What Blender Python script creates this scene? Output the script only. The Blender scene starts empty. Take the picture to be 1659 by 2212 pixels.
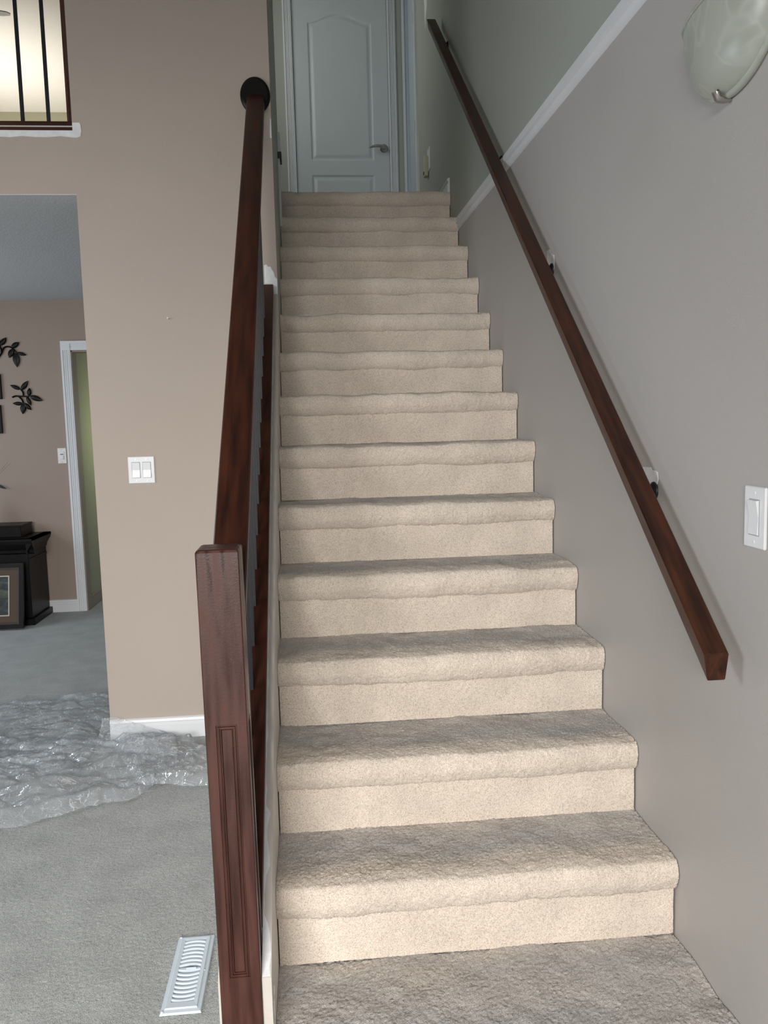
import bpy, math, random
import numpy as np
from mathutils import Vector, Matrix
random.seed(7); rng = np.random.default_rng(7)
SC = bpy.context.scene
COL = SC.collection

# ------------------------------------------------------------------ camera
W, RUN, RISE, NST = .981, .249, .2, 13
FL = -.13            # living room floor level
YW = 1.858           # face of the wall that carries the double switch
cam = bpy.data.cameras.new('camera'); co = bpy.data.objects.new('camera', cam); COL.objects.link(co)
cam.sensor_fit = 'VERTICAL'; cam.sensor_height = 22.12; cam.lens = 17.5; cam.clip_start = .05; cam.clip_end = 60
pit, yaw, rol = -.1075, .0888, -.0259
fw = Vector((math.sin(yaw)*math.cos(pit), math.cos(yaw)*math.cos(pit), math.sin(pit)))
rt = Vector((math.cos(yaw), -math.sin(yaw), 0)); up = rt.cross(fw)
r2 = rt*math.cos(rol)+up*math.sin(rol); u2 = up*math.cos(rol)-rt*math.sin(rol)
M = Matrix((r2, u2, -fw)).transposed().to_4x4(); M.translation = Vector((.1207, -1.8238, 1.2766))
co.matrix_world = M; SC.camera = co

# ------------------------------------------------------------------ world, lights, exposure
wd = bpy.data.worlds.new('daylight'); SC.world = wd; wd.use_nodes = True
bg = wd.node_tree.nodes['Background']; bg.inputs[0].default_value = (.55, .68, .85, 1); bg.inputs[1].default_value = .6
SC.view_settings.view_transform = 'Standard'; SC.view_settings.look = 'None'
SC.view_settings.exposure = 0; SC.view_settings.gamma = 1; SC.view_settings.use_curve_mapping = False

def area(name, loc, aim, sx, sy, power, col, spread=180):
    l = bpy.data.lights.new(name, 'AREA'); l.shape = 'RECTANGLE'; l.size = sx; l.size_y = sy; l.energy = power; l.color = col
    l.spread = math.radians(spread)
    o = bpy.data.objects.new(name, l); COL.objects.link(o); o.location = loc
    o.rotation_euler = (Vector(aim)-Vector(loc)).to_track_quat('-Z', 'Y').to_euler()
    return o
area('entry_window_light', (-.9, -7.0, 2.9), (-.6, -3.9, 1.7), 4.4, 2.9, 1210, (1, .95, .895))
area('side_window_light', (-3.5, -.5, 1.9), (1, .6, .9), 1.9, 1.2, 30, (.93, .96, 1), 130)
area('far_window_light', (-3.5, 3.2, 1.2), (-1, 3.3, .3), 1.4, 1.4, 32, (.78, .89, 1))
area('upper_hall_light', (-.72, 4.1, 4.1), (.9, 4.7, 3.9), 1.0, 1.2, 7.5, (1, 1, .94), 140)
area('corridor_light', (-1.0, 5.3, 1.3), (-1.7, 5.6, 1.2), .35, .35, 3.0, (.90, 1, .62))
area('loft_lamp', (-3.0, 7.2, 3.7), (-3.0, 7.2, 5.0), 1.4, 1.4, 36, (1, .95, .88))

# ------------------------------------------------------------------ materials
def mat(name, base, rough=.6, noise=0, nscale=10, bump=0, bscale=200, metal=0, coat=0, col2=None, spec=.5, mapping=None, rvar=0, detail=4):
    m = bpy.data.materials.new(name); m.use_nodes = True; nt = m.node_tree; b = nt.nodes['Principled BSDF']
    b.inputs['Base Color'].default_value = (*base, 1); b.inputs['Roughness'].default_value = rough
    b.inputs['Metallic'].default_value = metal; b.inputs['Coat Weight'].default_value = coat
    b.inputs['Coat Roughness'].default_value = .25; b.inputs['Specular IOR Level'].default_value = spec
    tc = nt.nodes.new('ShaderNodeTexCoord'); vec = tc.outputs['Object']
    if mapping:
        mp0 = nt.nodes.new('ShaderNodeMapping'); mp0.inputs['Rotation'].default_value = mapping[0]
        mp1 = nt.nodes.new('ShaderNodeMapping'); mp1.inputs['Scale'].default_value = mapping[1]
        nt.links.new(vec, mp0.inputs[0]); nt.links.new(mp0.outputs[0], mp1.inputs[0]); vec = mp1.outputs[0]
    if noise or col2:
        n = nt.nodes.new('ShaderNodeTexNoise'); n.inputs['Scale'].default_value = nscale; n.inputs['Detail'].default_value = detail
        nt.links.new(vec, n.inputs['Vector'])
        cr = nt.nodes.new('ShaderNodeValToRGB'); cr.color_ramp.elements[0].position = .32; cr.color_ramp.elements[1].position = .68
        c2 = col2 if col2 else tuple(min(1, c*(1+noise)) for c in base)
        c1 = base if col2 else tuple(c*(1-noise) for c in base)
        cr.color_ramp.elements[0].color = (*c1, 1); cr.color_ramp.elements[1].color = (*c2, 1)
        nt.links.new(n.outputs['Fac'], cr.inputs[0]); nt.links.new(cr.outputs[0], b.inputs['Base Color'])
        if rvar:
            mr = nt.nodes.new('ShaderNodeMapRange'); mr.inputs['To Min'].default_value = rough-rvar; mr.inputs['To Max'].default_value = rough+rvar
            mr.inputs['From Min'].default_value = .35; mr.inputs['From Max'].default_value = .65
            nt.links.new(n.outputs['Fac'], mr.inputs[0]); nt.links.new(mr.outputs[0], b.inputs['Roughness'])
    if bump:
        n2 = nt.nodes.new('ShaderNodeTexNoise'); n2.inputs['Scale'].default_value = bscale; n2.inputs['Detail'].default_value = 3
        nt.links.new(tc.outputs['Object'], n2.inputs['Vector'])
        bp = nt.nodes.new('ShaderNodeBump'); bp.inputs['Strength'].default_value = bump; bp.inputs['Distance'].default_value = .002
        nt.links.new(n2.outputs['Fac'], bp.inputs['Height']); nt.links.new(bp.outputs[0], b.inputs['Normal'])
    return m

GREIGE = mat('greige_wall_paint', (.44, .378, .332), .62, .012, 3, .25, 260)
GREIGE_R = mat('stair_wall_paint', (.45, .437, .425), .5, .012, 3, .25, 260)
SAGE = mat('sage_grey_wall_paint', (.40, .43, .39), .6, .01, 3, .25, 260)
TAUPE = mat('taupe_wall_paint', (.34, .27, .225), .6, .01, 3, .2, 260)
KHAKI = mat('khaki_wall_paint', (.40, .385, .28), .6, .01, 3, .2, 260)
CEIL = mat('textured_ceiling', (.62, .63, .64), .8, .02, 30, .9, 90)
WCEIL = mat('white_ceiling', (.8, .78, .72), .8, .01, 10, .3, 90)
WHITE = mat('white_trim_paint', (.74, .77, .80), .35, .02, 6)
DOORW = mat('white_door_paint', (.60, .66, .68), .4, .015, 6)
BLUEW = mat('bluish_white_door_paint', (.50, .58, .66), .45, .01, 6)
PLAST = mat('white_switch_plastic', (.80, .83, .86), .25)
PLATE2 = mat('satin_steel_plate', (.72, .71, .68), .35, metal=.3)
BEIGEP = mat('beige_plastic', (.56, .53, .40), .5)
DARKP = mat('dark_grey_plastic', (.06, .06, .065), .5)
PUTTY = mat('white_joint_compound', (.78, .80, .82), .8, .06, 40, .6, 120)
BLACKM = mat('black_satin_metal', (.011, .013, .018), .45, metal=.05, spec=.4)
BLACKW = mat('black_stained_wood', (.005, .0045, .0045), .4, .3, 20, spec=.22)
NICKEL = mat('brushed_nickel', (.45, .43, .40), .28, metal=1)
VENTP = mat('pale_blue_grey_register_paint', (.62, .71, .78), .4)
FANB = mat('grey_fan_blade', (.36, .38, .37), .5, .05, 20)
KNEE = mat('kneewall_cap_paint', (.60, .57, .53), .5, .03, 30, .3, 200)
SA = math.atan(.803)
def wood(name, rotx, scale, base=(.018, .0050, .0030), col2=(.062, .017, .0075), rough=.42, rvar=.06, spec=.3, coat=.0):
    return mat(name, base, rough, 0, 3.2, .12, 300, coat=coat, spec=spec, col2=col2, mapping=((rotx, 0, 0), scale), rvar=rvar, detail=6)
WOOD_S = wood('mahogany_sloped', -SA, (14, 1.2, 14))
WOOD_V = wood('mahogany_upright', 0, (16, 16, 1.6), (.034, .009, .006), (.075, .021, .012), .44, .17, .5, .2)
WOOD_H = wood('mahogany_level', 0, (1.2, 14, 14))
WOOD_R = wood('mahogany_wall_rail', -SA, (14, 1.6, 14), (.022, .007, .004), (.075, .024, .010), .42, .06)

def carpet(name, base, dark, soil_sky=None):
    m = bpy.data.materials.new(name); m.use_nodes = True; nt = m.node_tree; b = nt.nodes['Principled BSDF']
    N = nt.nodes.new; L = nt.links.new
    b.inputs['Roughness'].default_value = .95; b.inputs['Specular IOR Level'].default_value = .12
    b.inputs['Sheen Weight'].default_value = .12; b.inputs['Sheen Roughness'].default_value = .4
    b.inputs['Sheen Tint'].default_value = (.8, .88, 1, 1)
    tc = N('ShaderNodeTexCoord')
    n1 = N('ShaderNodeTexNoise'); n1.inputs['Scale'].default_value = 360; n1.inputs['Detail'].default_value = 3; n1.inputs['Distortion'].default_value = .8
    n2 = N('ShaderNodeTexNoise'); n2.inputs['Scale'].default_value = 7; n2.inputs['Detail'].default_value = 5
    L(tc.outputs['Object'], n1.inputs['Vector']); L(tc.outputs['Object'], n2.inputs['Vector'])
    r1 = N('ShaderNodeValToRGB'); r1.color_ramp.elements[0].position = .30; r1.color_ramp.elements[1].position = .54
    r1.color_ramp.elements[0].color = (*dark, 1); r1.color_ramp.elements[1].color = (*base, 1)
    L(n1.outputs['Fac'], r1.inputs[0])
    r2_ = N('ShaderNodeMapRange'); r2_.inputs['From Min'].default_value = .3; r2_.inputs['From Max'].default_value = .7
    r2_.inputs['To Min'].default_value = .88; r2_.inputs['To Max'].default_value = 1.06; L(n2.outputs['Fac'], r2_.inputs[0])
    mx = N('ShaderNodeMix'); mx.data_type = 'RGBA'; mx.blend_type = 'MULTIPLY'; mx.inputs[0].default_value = 1
    cc = N('ShaderNodeCombineColor')
    for i in range(3): L(r2_.outputs[0], cc.inputs[i])
    L(r1.outputs[0], mx.inputs[6]); L(cc.outputs[0], mx.inputs[7]); out = mx.outputs[2]
    if soil_sky:   # traffic soiling plus painted cool sky tone, kept in a mesh attribute
        at = N('ShaderNodeAttribute'); at.attribute_name = 'soil_sky'
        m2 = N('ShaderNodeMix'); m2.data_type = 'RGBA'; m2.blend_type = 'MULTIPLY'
        L(at.outputs['Fac'], m2.inputs[0]); L(out, m2.inputs[6]); m2.inputs[7].default_value = (*soil_sky, 1); out = m2.outputs[2]
    L(out, b.inputs['Base Color'])
    bp = N('ShaderNodeBump'); bp.inputs['Strength'].default_value = .8; bp.inputs['Distance'].default_value = .004
    L(n1.outputs['Fac'], bp.inputs['Height']); L(bp.outputs[0], b.inputs['Normal'])
    return m
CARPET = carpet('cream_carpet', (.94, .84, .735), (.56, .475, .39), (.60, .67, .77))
CARPET_F = carpet('cool_shade_carpet', (.52, .54, .53), (.25, .26, .255))  # stair carpet greyed, cool shade put into its base colour

# ------------------------------------------------------------------ mesh helpers
def link(o, parent=None):
    COL.objects.link(o)
    if parent: o.parent = parent
    return o
def wloc(o):
    v = Vector((0, 0, 0))
    while o is not None: v += o.location; o = o.parent
    return v
def mesh(name, verts, faces, m, parent=None, smooth=False, loc=None):
    """verts in world coordinates; object origin = loc (world)"""
    L0 = Vector(loc) if loc is not None else (wloc(parent) if parent else Vector((0, 0, 0)))
    me = bpy.data.meshes.new(name); V = np.asarray(verts, float)-np.array(L0)
    me.from_pydata([tuple(v) for v in V], [], [tuple(f) for f in faces]); me.update()
    if m: me.materials.append(m)
    if smooth:
        for p in me.polygons: p.use_smooth = True
    o = bpy.data.objects.new(name, me); link(o, parent)
    o.location = L0-(wloc(parent) if parent else Vector((0, 0, 0)))
    return o
def tag(o, label=None, cat=None, group=None, kind=None):
    if label: o['label'] = label
    if cat: o['category'] = cat
    if group: o['group'] = group
    if kind: o['kind'] = kind
    return o
def thing(name, loc, label, cat, group=None):
    o = bpy.data.objects.new(name, None); o.location = loc; o.empty_display_size = .05; link(o)
    return tag(o, label, cat, group)
class MB:
    def __init__(s): s.v = []; s.f = []
    def add(s, v, f):
        n = len(s.v); s.v += [tuple(p) for p in v]; s.f += [tuple(i+n for i in q) for q in f]; return s
    def box(s, x0, x1, y0, y1, z0, z1, slope=0, b=0):
        """slope: z rises by slope per metre of y; b: bevel"""
        a = [(x0, x1)[i] for i in range(2)]
        if not b:
            v = [(x, y, z) for z in (z0, z1) for x, y in ((x0, y0), (x1, y0), (x1, y1), (x0, y1))]
            f = [(0, 3, 2, 1), (4, 5, 6, 7), (0, 1, 5, 4), (1, 2, 6, 5), (2, 3, 7, 6), (3, 0, 4, 7)]
        else:
            v = []
            for i, (X, sx) in enumerate(((x0, 1), (x1, -1))):
                for j, (Y, sy) in enumerate(((y0, 1), (y1, -1))):
                    for k, (Z, sz) in enumerate(((z0, 1), (z1, -1))):
                        v += [(X, Y+sy*b, Z+sz*b), (X+sx*b, Y, Z+sz*b), (X+sx*b, Y+sy*b, Z)]
            I = lambda i, j, k, c: (i*4+j*2+k)*3+c
            f = []
            for i in (0, 1):
                q = [I(i, 0, 0, 0), I(i, 1, 0, 0), I(i, 1, 1, 0), I(i, 0, 1, 0)]; f.append(q if i else q[::-1])
            for j in (0, 1):
                q = [I(0, j, 0, 1), I(1, j, 0, 1), I(1, j, 1, 1), I(0, j, 1, 1)]; f.append(q if not j else q[::-1])
            for k in (0, 1):
                q = [I(0, 0, k, 2), I(1, 0, k, 2), I(1, 1, k, 2), I(0, 1, k, 2)]; f.append(q if k else q[::-1])
            for j in (0, 1):
                for k in (0, 1): f.append([I(0, j, k, 1), I(1, j, k, 1), I(1, j, k, 2), I(0, j, k, 2)])
            for i in (0, 1):
                for k in (0, 1): f.append([I(i, 0, k, 0), I(i, 1, k, 0), I(i, 1, k, 2), I(i, 0, k, 2)])
                for j in (0, 1): f.append([I(i, j, 0, 0), I(i, j, 1, 0), I(i, j, 1, 1), I(i, j, 0, 1)])
            for i in (0, 1):
                for j in (0, 1):
                    for k in (0, 1): f.append([I(i, j, k, 0), I(i, j, k, 1), I(i, j, k, 2)])
        if slope: v = [(x, y, z+slope*y) for x, y, z in v]
        return s.add(v, f)
    def prism(s, prof, axis, a, b):
        """closed profile of (p,q) extruded along axis from a to b. axis x: (y,z); y: (x,z); z: (x,y)"""
        n = len(prof)
        mk = {'x': lambda p, t: (t, p[0], p[1]), 'y': lambda p, t: (p[0], t, p[1]), 'z': lambda p, t: (p[0], p[1], t)}[axis]
        v = [mk(p, a) for p in prof]+[mk(p, b) for p in prof]
        f = [tuple(range(n))[::-1], tuple(range(n, 2*n))]+[(i, (i+1) % n, n+(i+1) % n, n+i) for i in range(n)]
        return s.add(v, f)
    def tube(s, pts, rad, n=8, closed=False):
        pts = [Vector(p) for p in pts]; rr = rad if isinstance(rad, (list, tuple)) else [rad]*len(pts)
        v = []; f = []
        for i, p in enumerate(pts):
            d = (pts[min(i+1, len(pts)-1)]-pts[max(i-1, 0)]).normalized()
            a = d.cross(Vector((0, 0, 1))) if abs(d.z) < .95 else d.cross(Vector((1, 0, 0)))
            a.normalize(); b = d.cross(a)
            for k in range(n):
                t = 2*math.pi*k/n; v.append(p+a*math.cos(t)*rr[i]+b*math.sin(t)*rr[i])
        for i in range(len(pts)-1):
            for k in range(n): f.append((i*n+k, i*n+(k+1) % n, (i+1)*n+(k+1) % n, (i+1)*n+k))
        f.append(tuple(range(n))[::-1]); f.append(tuple(range((len(pts)-1)*n, len(pts)*n)))
        return s.add(v, f)
    def disc(s, c, axis, prof, n=40):
        """lathe: prof list of (radius, height along axis)"""
        ax = Vector(axis).normalized(); a = ax.orthogonal().normalized(); b = ax.cross(a); c = Vector(c)
        v = []; f = []
        for r, h in prof:
            for k in range(n):
                t = 2*math.pi*k/n; v.append(c+ax*h+(a*math.cos(t)+b*math.sin(t))*r)
        for i in range(len(prof)-1):
            for k in range(n): f.append((i*n+k, i*n+(k+1) % n, (i+1)*n+(k+1) % n, (i+1)*n+k))
        f.append(tuple(range(n))[::-1]); f.append(tuple(range((len(prof)-1)*n, len(prof)*n)))
        return s.add(v, f)
    def build(s, name, m, parent=None, smooth=False, loc=None): 
        o = mesh(name, s.v, s.f, m, parent, smooth, loc)
        import bmesh
        bm = bmesh.new(); bm.from_mesh(o.data); bmesh.ops.recalc_face_normals(bm, faces=bm.faces); bm.to_mesh(o.data); bm.free()
        return o
def struct(name, mb, m, parent=None, smooth=False):
    o = mb.build(name, m, parent, smooth)
    if not parent: o['kind'] = 'structure'
    return o
def auto(o, ang=35):
    for p in o.data.polygons: p.use_smooth = True
    try:
        o.data.set_sharp_from_angle(angle=math.radians(ang))
    except Exception: pass
    return o
def vnoise(x, y, seed=0):
    """value noise in numpy"""
    r = np.random.default_rng(seed); T = r.random((256, 256))
    xi = np.floor(x).astype(int); yi = np.floor(y).astype(int); fx = x-xi; fy = y-yi
    fx = fx*fx*(3-2*fx); fy = fy*fy*(3-2*fy)
    g = lambda i, j: T[i % 256, j % 256]
    return (g(xi, yi)*(1-fx)+g(xi+1, yi)*fx)*(1-fy)+(g(xi, yi+1)*(1-fx)+g(xi+1, yi+1)*fx)*fy
def fast_grid(name, P, m, parent=None, loc=(0, 0, 0), soil_sky=None, smooth=True):
    """P: (n,m,3) grid of world points"""
    n, k, _ = P.shape
    idx = np.arange(n*k).reshape(n, k)
    q = np.stack([idx[:-1, :-1], idx[1:, :-1], idx[1:, 1:], idx[:-1, 1:]], -1).reshape(-1)
    me = bpy.data.meshes.new(name); me.vertices.add(n*k); me.vertices.foreach_set('co', (P.reshape(-1, 3)-np.array(loc)).reshape(-1).astype('f'))
    nf = (n-1)*(k-1); me.loops.add(nf*4); me.loops.foreach_set('vertex_index', q.astype('i'))
    me.polygons.add(nf); me.polygons.foreach_set('loop_start', np.arange(0, nf*4, 4, dtype='i'))
    me.update(calc_edges=True)
    if smooth: me.polygons.foreach_set('use_smooth', np.ones(nf, dtype=bool))
    if soil_sky is not None:
        a = me.attributes.new('soil_sky', 'FLOAT', 'POINT'); a.data.foreach_set('value', soil_sky.reshape(-1).astype('f'))
    me.materials.append(m)
    o = bpy.data.objects.new(name, me); link(o, parent)
    o.location = Vector(loc)-(wloc(parent) if parent else Vector((0, 0, 0)))
    return o

# ================================================================== THE SETTING
LAND = NST*RISE
TOP = 5.05
# living room floor (grid with pile relief near the camera)
XL, YB, YF = -3.6, -4.0, 4.68
def floorgrid(name, x0, x1, y0, y1, z, step, amp, m, parent=None):
    xs = np.arange(x0, x1+step*.5, step); ys = np.arange(y0, y1+step*.5, step); X, Y = np.meshgrid(xs, ys, indexing='ij')
    Z = z+amp*(rng.random(X.shape)-.5)*2+.0016*(vnoise(X*9+50, Y*9+50, 3)-.5)*2
    Z[0, :] = z; Z[-1, :] = z; Z[:, 0] = z; Z[:, -1] = z
    return fast_grid(name, np.stack([X, Y, Z], -1), m, parent, (x0, y0, z))
fl = MB().box(XL, 1.0, YB, YF+2.0, FL-.06, FL-.006)
floor = struct('floor', fl, CARPET_F)
a = MB().box(XL, -1.45, YB, YF, FL-.01, FL).box(-1.45, -.09, YB, -.25, FL-.01, FL).box(-1.45, -.09, 2.6, YF, FL-.01, FL).box(-.09, W, YB, -.3, FL-.01, FL)
a.build('carpet_surround', CARPET_F, floor)
floorgrid('carpet_pile', -1.45, -.09, -.25, 2.6, FL, .0038, .0012, CARPET_F, floor)
struct('ceiling', MB().box(XL-.1, 1.1, YB-.1, 8.7, TOP, TOP+.1), WCEIL)

# right wall: greige below the moulding, sage above
wr = struct('wall_right', MB().box(W, W+.12, YB, 4.30, FL-.05, 2.37), GREIGE_R)
MB().box(W, W+.12, YB, 4.30, 2.37, TOP).box(W, W+.12, 4.30, 5.1, 4.66, TOP).build('upper_wall_panel', SAGE, wr)['label'] = 'sage grey painted upper part'
struct('wall_hall_niche', MB().box(W+.12, W+.2, 4.2, 5.1, 2.5, TOP), SAGE)
# horizontal moulding along the right wall
prof = [(0, 2.330), (-.006, 2.334), (-.012, 2.345), (-.012, 2.352), (-.020, 2.358), (-.020, 2.376), (-.013, 2.381), (-.013, 2.392), (-.004, 2.398), (0, 2.398)]
TS = .0173; t1 = MB().prism([(W+x, z) for x, z in prof], 'y', YB, 2.83)
t1.v = [(x, y, z+TS*(y-2.3)) for x, y, z in t1.v]
auto(struct('trim_1', t1, WHITE), 30)

# wall facing the camera left of the stairs (openings below and above at its left)
LB = 2.284; LT = 2.545   # header of the lower opening / sill of the loft opening
EX = -.832
wf = MB()
wf.box(EX, .004, YW, YW+.115, FL-.05, TOP)
wf.box(XL, EX, YW, YW+.115, LB+.003, LT)
wfo = struct('wall_front', wf, GREIGE)
# hall side wall from that wall to the landing
struct('wall_stair_left', MB().box(-.11, .004, YW+.115, 2.86, .8, TOP), SAGE)
# rooms behind
struct('wall_living_far', MB().box(XL, -1.69, YF, YF+.12, FL-.05, LB+.02).box(-1.69, -.75, YF, YF+.12, 1.904, LB+.02).box(-.75, 1, YF, YF+.12, FL-.05, LB+.02), TAUPE)
struct('ceiling_living', MB().box(XL, EX, YW+.115, YF+2, LB, LB+.12).box(EX, -.11, YW+.115, YF+2, LB, LB+.12).box(XL, EX, YW+.001, YW+.115, LB, LB+.003), CEIL)
struct('wall_left', MB().box(XL-.12, XL, -1.4, YF+3.94, FL-.05, 1.3).box(XL-.12, XL, YB, -1.4, FL-.05, TOP).box(XL-.12, XL, -1.4, .6, 2.6, TOP)
       .box(XL-.12, XL,   .6, 8.62, 1.3, TOP), GREIGE)
struct('wall_back', MB().box(XL, -2.15, YB-.12, YB, FL-.05, TOP).box(.15, W+.12, YB-.12, YB, FL-.05, TOP).box(-2.15, .15, YB-.12, YB, 2.25, TOP).box(-2.15, .15, YB-.12, YB, FL-.05, .25), GREIGE)
# loft
struct('floor_loft', MB().box(XL, EX, YW+.115, 8.6, LB+.12, LT), CARPET_F)
struct('wall_loft_far', MB().box(XL, -.75, 8.52, 8.62, LT, TOP), KHAKI)
struct('wall_loft_right', MB().box(-.86, -.80, YW+.115, 8.6, LT, TOP), KHAKI)
# landing
ld = struct('floor_landing', MB().box(-.80, W, 3.24, 5.0, LAND-.25, LAND-.006).box(-.80, -.11, 2.86, 3.24, LAND-.25, LAND-.006), CARPET_F)
struct('wall_hall_back', MB().box(-.80, .087, 5.0, 5.12, 2.3, TOP).box(.851, W, 5.0, 5.12, 2.3, TOP).box(.087, .851, 5.0, 5.12, 4.66, TOP), SAGE)
struct('wall_hall_front', MB().box(-.80, -.11, 2.76, 2.86, LB+.12, TOP), SAGE)
# corridor beyond the far doorway
struct('wall_corridor_left', MB().box(-1.80, -1.69, YF+.12, 5.9, FL-.05, LB), KHAKI)
struct('wall_corridor_far', MB().box(-1.80, -.3, 5.9, 6.0, FL-.6, LB), KHAKI)

# ---- door casings and doors
def casing_profile_boxes(mb, x0, x1, z0, z1, y, d=1):
    """fluted upright casing on a wall facing -y"""
    w = x1-x0
    mb.box(x0, x1, y-.010*d, y, z0, z1)
    for a0, a1, t in ((.0, .22, .019), (.30, .42, .015), (.50, .62, .015), (.72, .86, .013)):
        mb.box(x0+w*a0, x0+w*a1, y-t, y-.009, z0, z1)
d1 = MB()
casing_profile_boxes(d1, .022, .087, LAND-.05, 4.73, 5.0)
casing_profile_boxes(d1, .851, .916, LAND-.05, 4.73, 5.0)
d1.box(.022, .916, 4.981, 5.0, 4.66, 4.73)
dr = bpy.data.objects.new('door_1', None); dr.location = (.469, 5.0, LAND); link(dr)
dr['kind'] = 'structure'; dr['label'] = 'white two-panel door with arched upper panel at the top of the stairs'
d1.build('door_casing', WHITE, dr)
# slab with moulded panels: height field on the front face
def panel_door(name, x0, x1, z0, z1, yf, panels, m, parent, stepx=.0045, stepz=.006):
    xs = np.arange(x0, x1+1e-6, (x1-x0)/round((x1-x0)/stepx)); zs = np.arange(z0, z1+1e-6, (z1-z0)/round((z1-z0)/stepz))
    X, Z = np.meshgrid(xs, zs, indexing='ij'); D = np.zeros_like(X)
    for (a, b, c, d, arch) in panels:
        cx = (a+b)/2; hw = (b-a)/2
        top = d+arch*np.cos(np.clip((X-cx)/hw, -1, 1)*math.pi)*.5+arch*.5 if arch else d
        dist = np.minimum(np.minimum(X-a, b-X), np.minimum(Z-c, top-Z))   # inside distance
        pr = np.interp(dist, [-.001, 0, .008, .014, .040, .048], [0, 0, .011, .011, .0012, .0012])
        D = np.maximum(D, pr)
    P = np.stack([X, yf+D, Z], -1)
    o = fast_grid(name, P, m, parent, tuple(wloc(parent)), smooth=False)
    return o
sl = panel_door('door_slab', .089, .849, LAND+.005, 4.655, 5.012, [(.218, .722, 3.417, 4.468, .069), (.218, .722, 2.78, 3.297, 0)], DOORW, dr)
MB().box(.089, .849, 5.0215, 5.05, LAND+.005, 4.655).build('door_core', DOORW, dr)
h = MB().disc((.805, 5.012, 3.508), (0, -1, 0), [(.033, 0), (.033, .006), (.028, .011), (.014, .012), (.012, .045), (.013, .052)], 28)
hd = auto(h.build('door_handle', NICKEL, dr)); hd['label'] = 'brushed nickel lever handle'
lv = MB().tube([(.805, 4.966, 3.508), (.780, 4.960, 3.511), (.745, 4.958, 3.512), (.710, 4.962, 3.508), (.684, 4.968, 3.501)], [.011, .012, .011, .009, .005], 10)
auto(lv.build('lever', NICKEL, hd), 60)
# side door in the right wall of the hall
d2 = bpy.data.objects.new('door_2', None); d2.location = (W, 4.65, LAND); link(d2); d2['kind'] = 'structure'
d2['label'] = 'bluish white side door beside the panelled door, dark hinges'
MB().box(W-.014, W, 4.235, 4.30, LAND-.02, 4.73).box(W-.018, W-.014, 4.245, 4.262, LAND-.02, 4.73).box(W-.014, W, 4.93, 4.985, LAND-.02, 4.73).build('door_casing', WHITE, d2)
MB().box(W+.030, W+.065, 4.335, 4.93, LAND+.005, 4.655).build('door_slab', BLUEW, d2)
MB().box(W+.001, W+.12, 4.30, 4.318, LAND, 4.66).box(W+.001, W+.12, 4.935, 4.95, LAND, 4.66).build('door_jamb', BLUEW, d2)
for z0 in (4.175, 3.417):
    MB().box(W-.004, W+.030, 4.345, 4.385, z0, z0+.082, b=.002).disc((W+.010, 4.365, z0-.004), (0, 0, 1), [(.007, 0), (.007, .09)], 12).build('hinge', DARKP, d2)
# far doorway casing in the living room
d3 = bpy.data.objects.new('door_3', None); d3.location = (-1.2, YF, FL); link(d3); d3['kind'] = 'structure'
d3['label'] = 'white cased doorway in the far living room wall'
c3 = MB(); casing_profile_boxes(c3, -1.752, -1.682, FL, 1.904, YF); c3.box(-1.752, -1.682, YF-.018, YF, 1.904, 1.974)
for a0, a1, t in ((0, 1, .010), (.0, .28, .013), (.50, .62, .015), (.72, 1, .019)):
    c3.box(-1.682, -.70, YF-t, YF-.0005, 1.904+.07*a0, 1.904+.07*a1)
c3.box(-.76, -.69, YF-.018, YF, FL, 1.904)
c3.build('door_casing', WHITE, d3)
MB().box(-1.69, -1.675, YF, YF+.12, FL, 1.904).box(-1.69, -.75, YF, YF+.12, 1.892, 1.904).build('door_jamb', TAUPE, d3)

# ---- baseboards
def base_prof(y, z, s=-1, H=.098):
    return [(y, z), (y+s*.014, z), (y+s*.014, z+H*.62), (y+s*.009, z+H*.66), (y+s*.009, z+H*.80), (y+s*.016, z+H*.84), (y+s*.013, z+H*.95), (y+s*.004, z+H), (y, z+H)]
auto(struct('baseboard_front', MB().prism(base_prof(YW, FL), 'x', EX, -.125), WHITE), 25)
auto(struct('baseboard_living_far', MB().prism(base_prof(YF, FL), 'x', XL, -1.752), WHITE), 25)
auto(struct('baseboard_hall_right', MB().prism([(W+x-0, z) for x, z in [(p, q) for p, q in base_prof(0, LAND-.01)]], 'y', 2.99, 4.235), WHITE), 25)
auto(struct('baseboard_corridor', MB().prism([(-1.69-x, z) for x, z in base_prof(0, FL)], 'y', YF+.125, 5.85), TAUPE), 25)
auto(struct('baseboard_hall_left', MB().box(.004, .014, 2.70, 2.86, LAND-.25, LAND+.10), WHITE), 25)

# ---- knee wall beside the stairs
SLP = RISE/RUN
noseline = lambda Y: (Y+.267)*SLP
KH = .155
kw = MB()
KE = -.262     # front end
def slab(mb, x0, x1, y0, y1, h0=None, zb=None):
    za, zb_ = noseline(y0)+KH, noseline(y1)+KH
    p = [(y0, FL), (y1, FL), (y1, zb_), (y0, za)]
    mb.prism([(a, b) for a, b in p], 'x', x0, x1)
slab(kw, -.108, .004, -.185, YW)
slab(kw, -.0155, .004, KE, -.185)
slab(kw, -.104, -.0995, KE, -.185)
struct('wall_stair_low', kw, KNEE)
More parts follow.
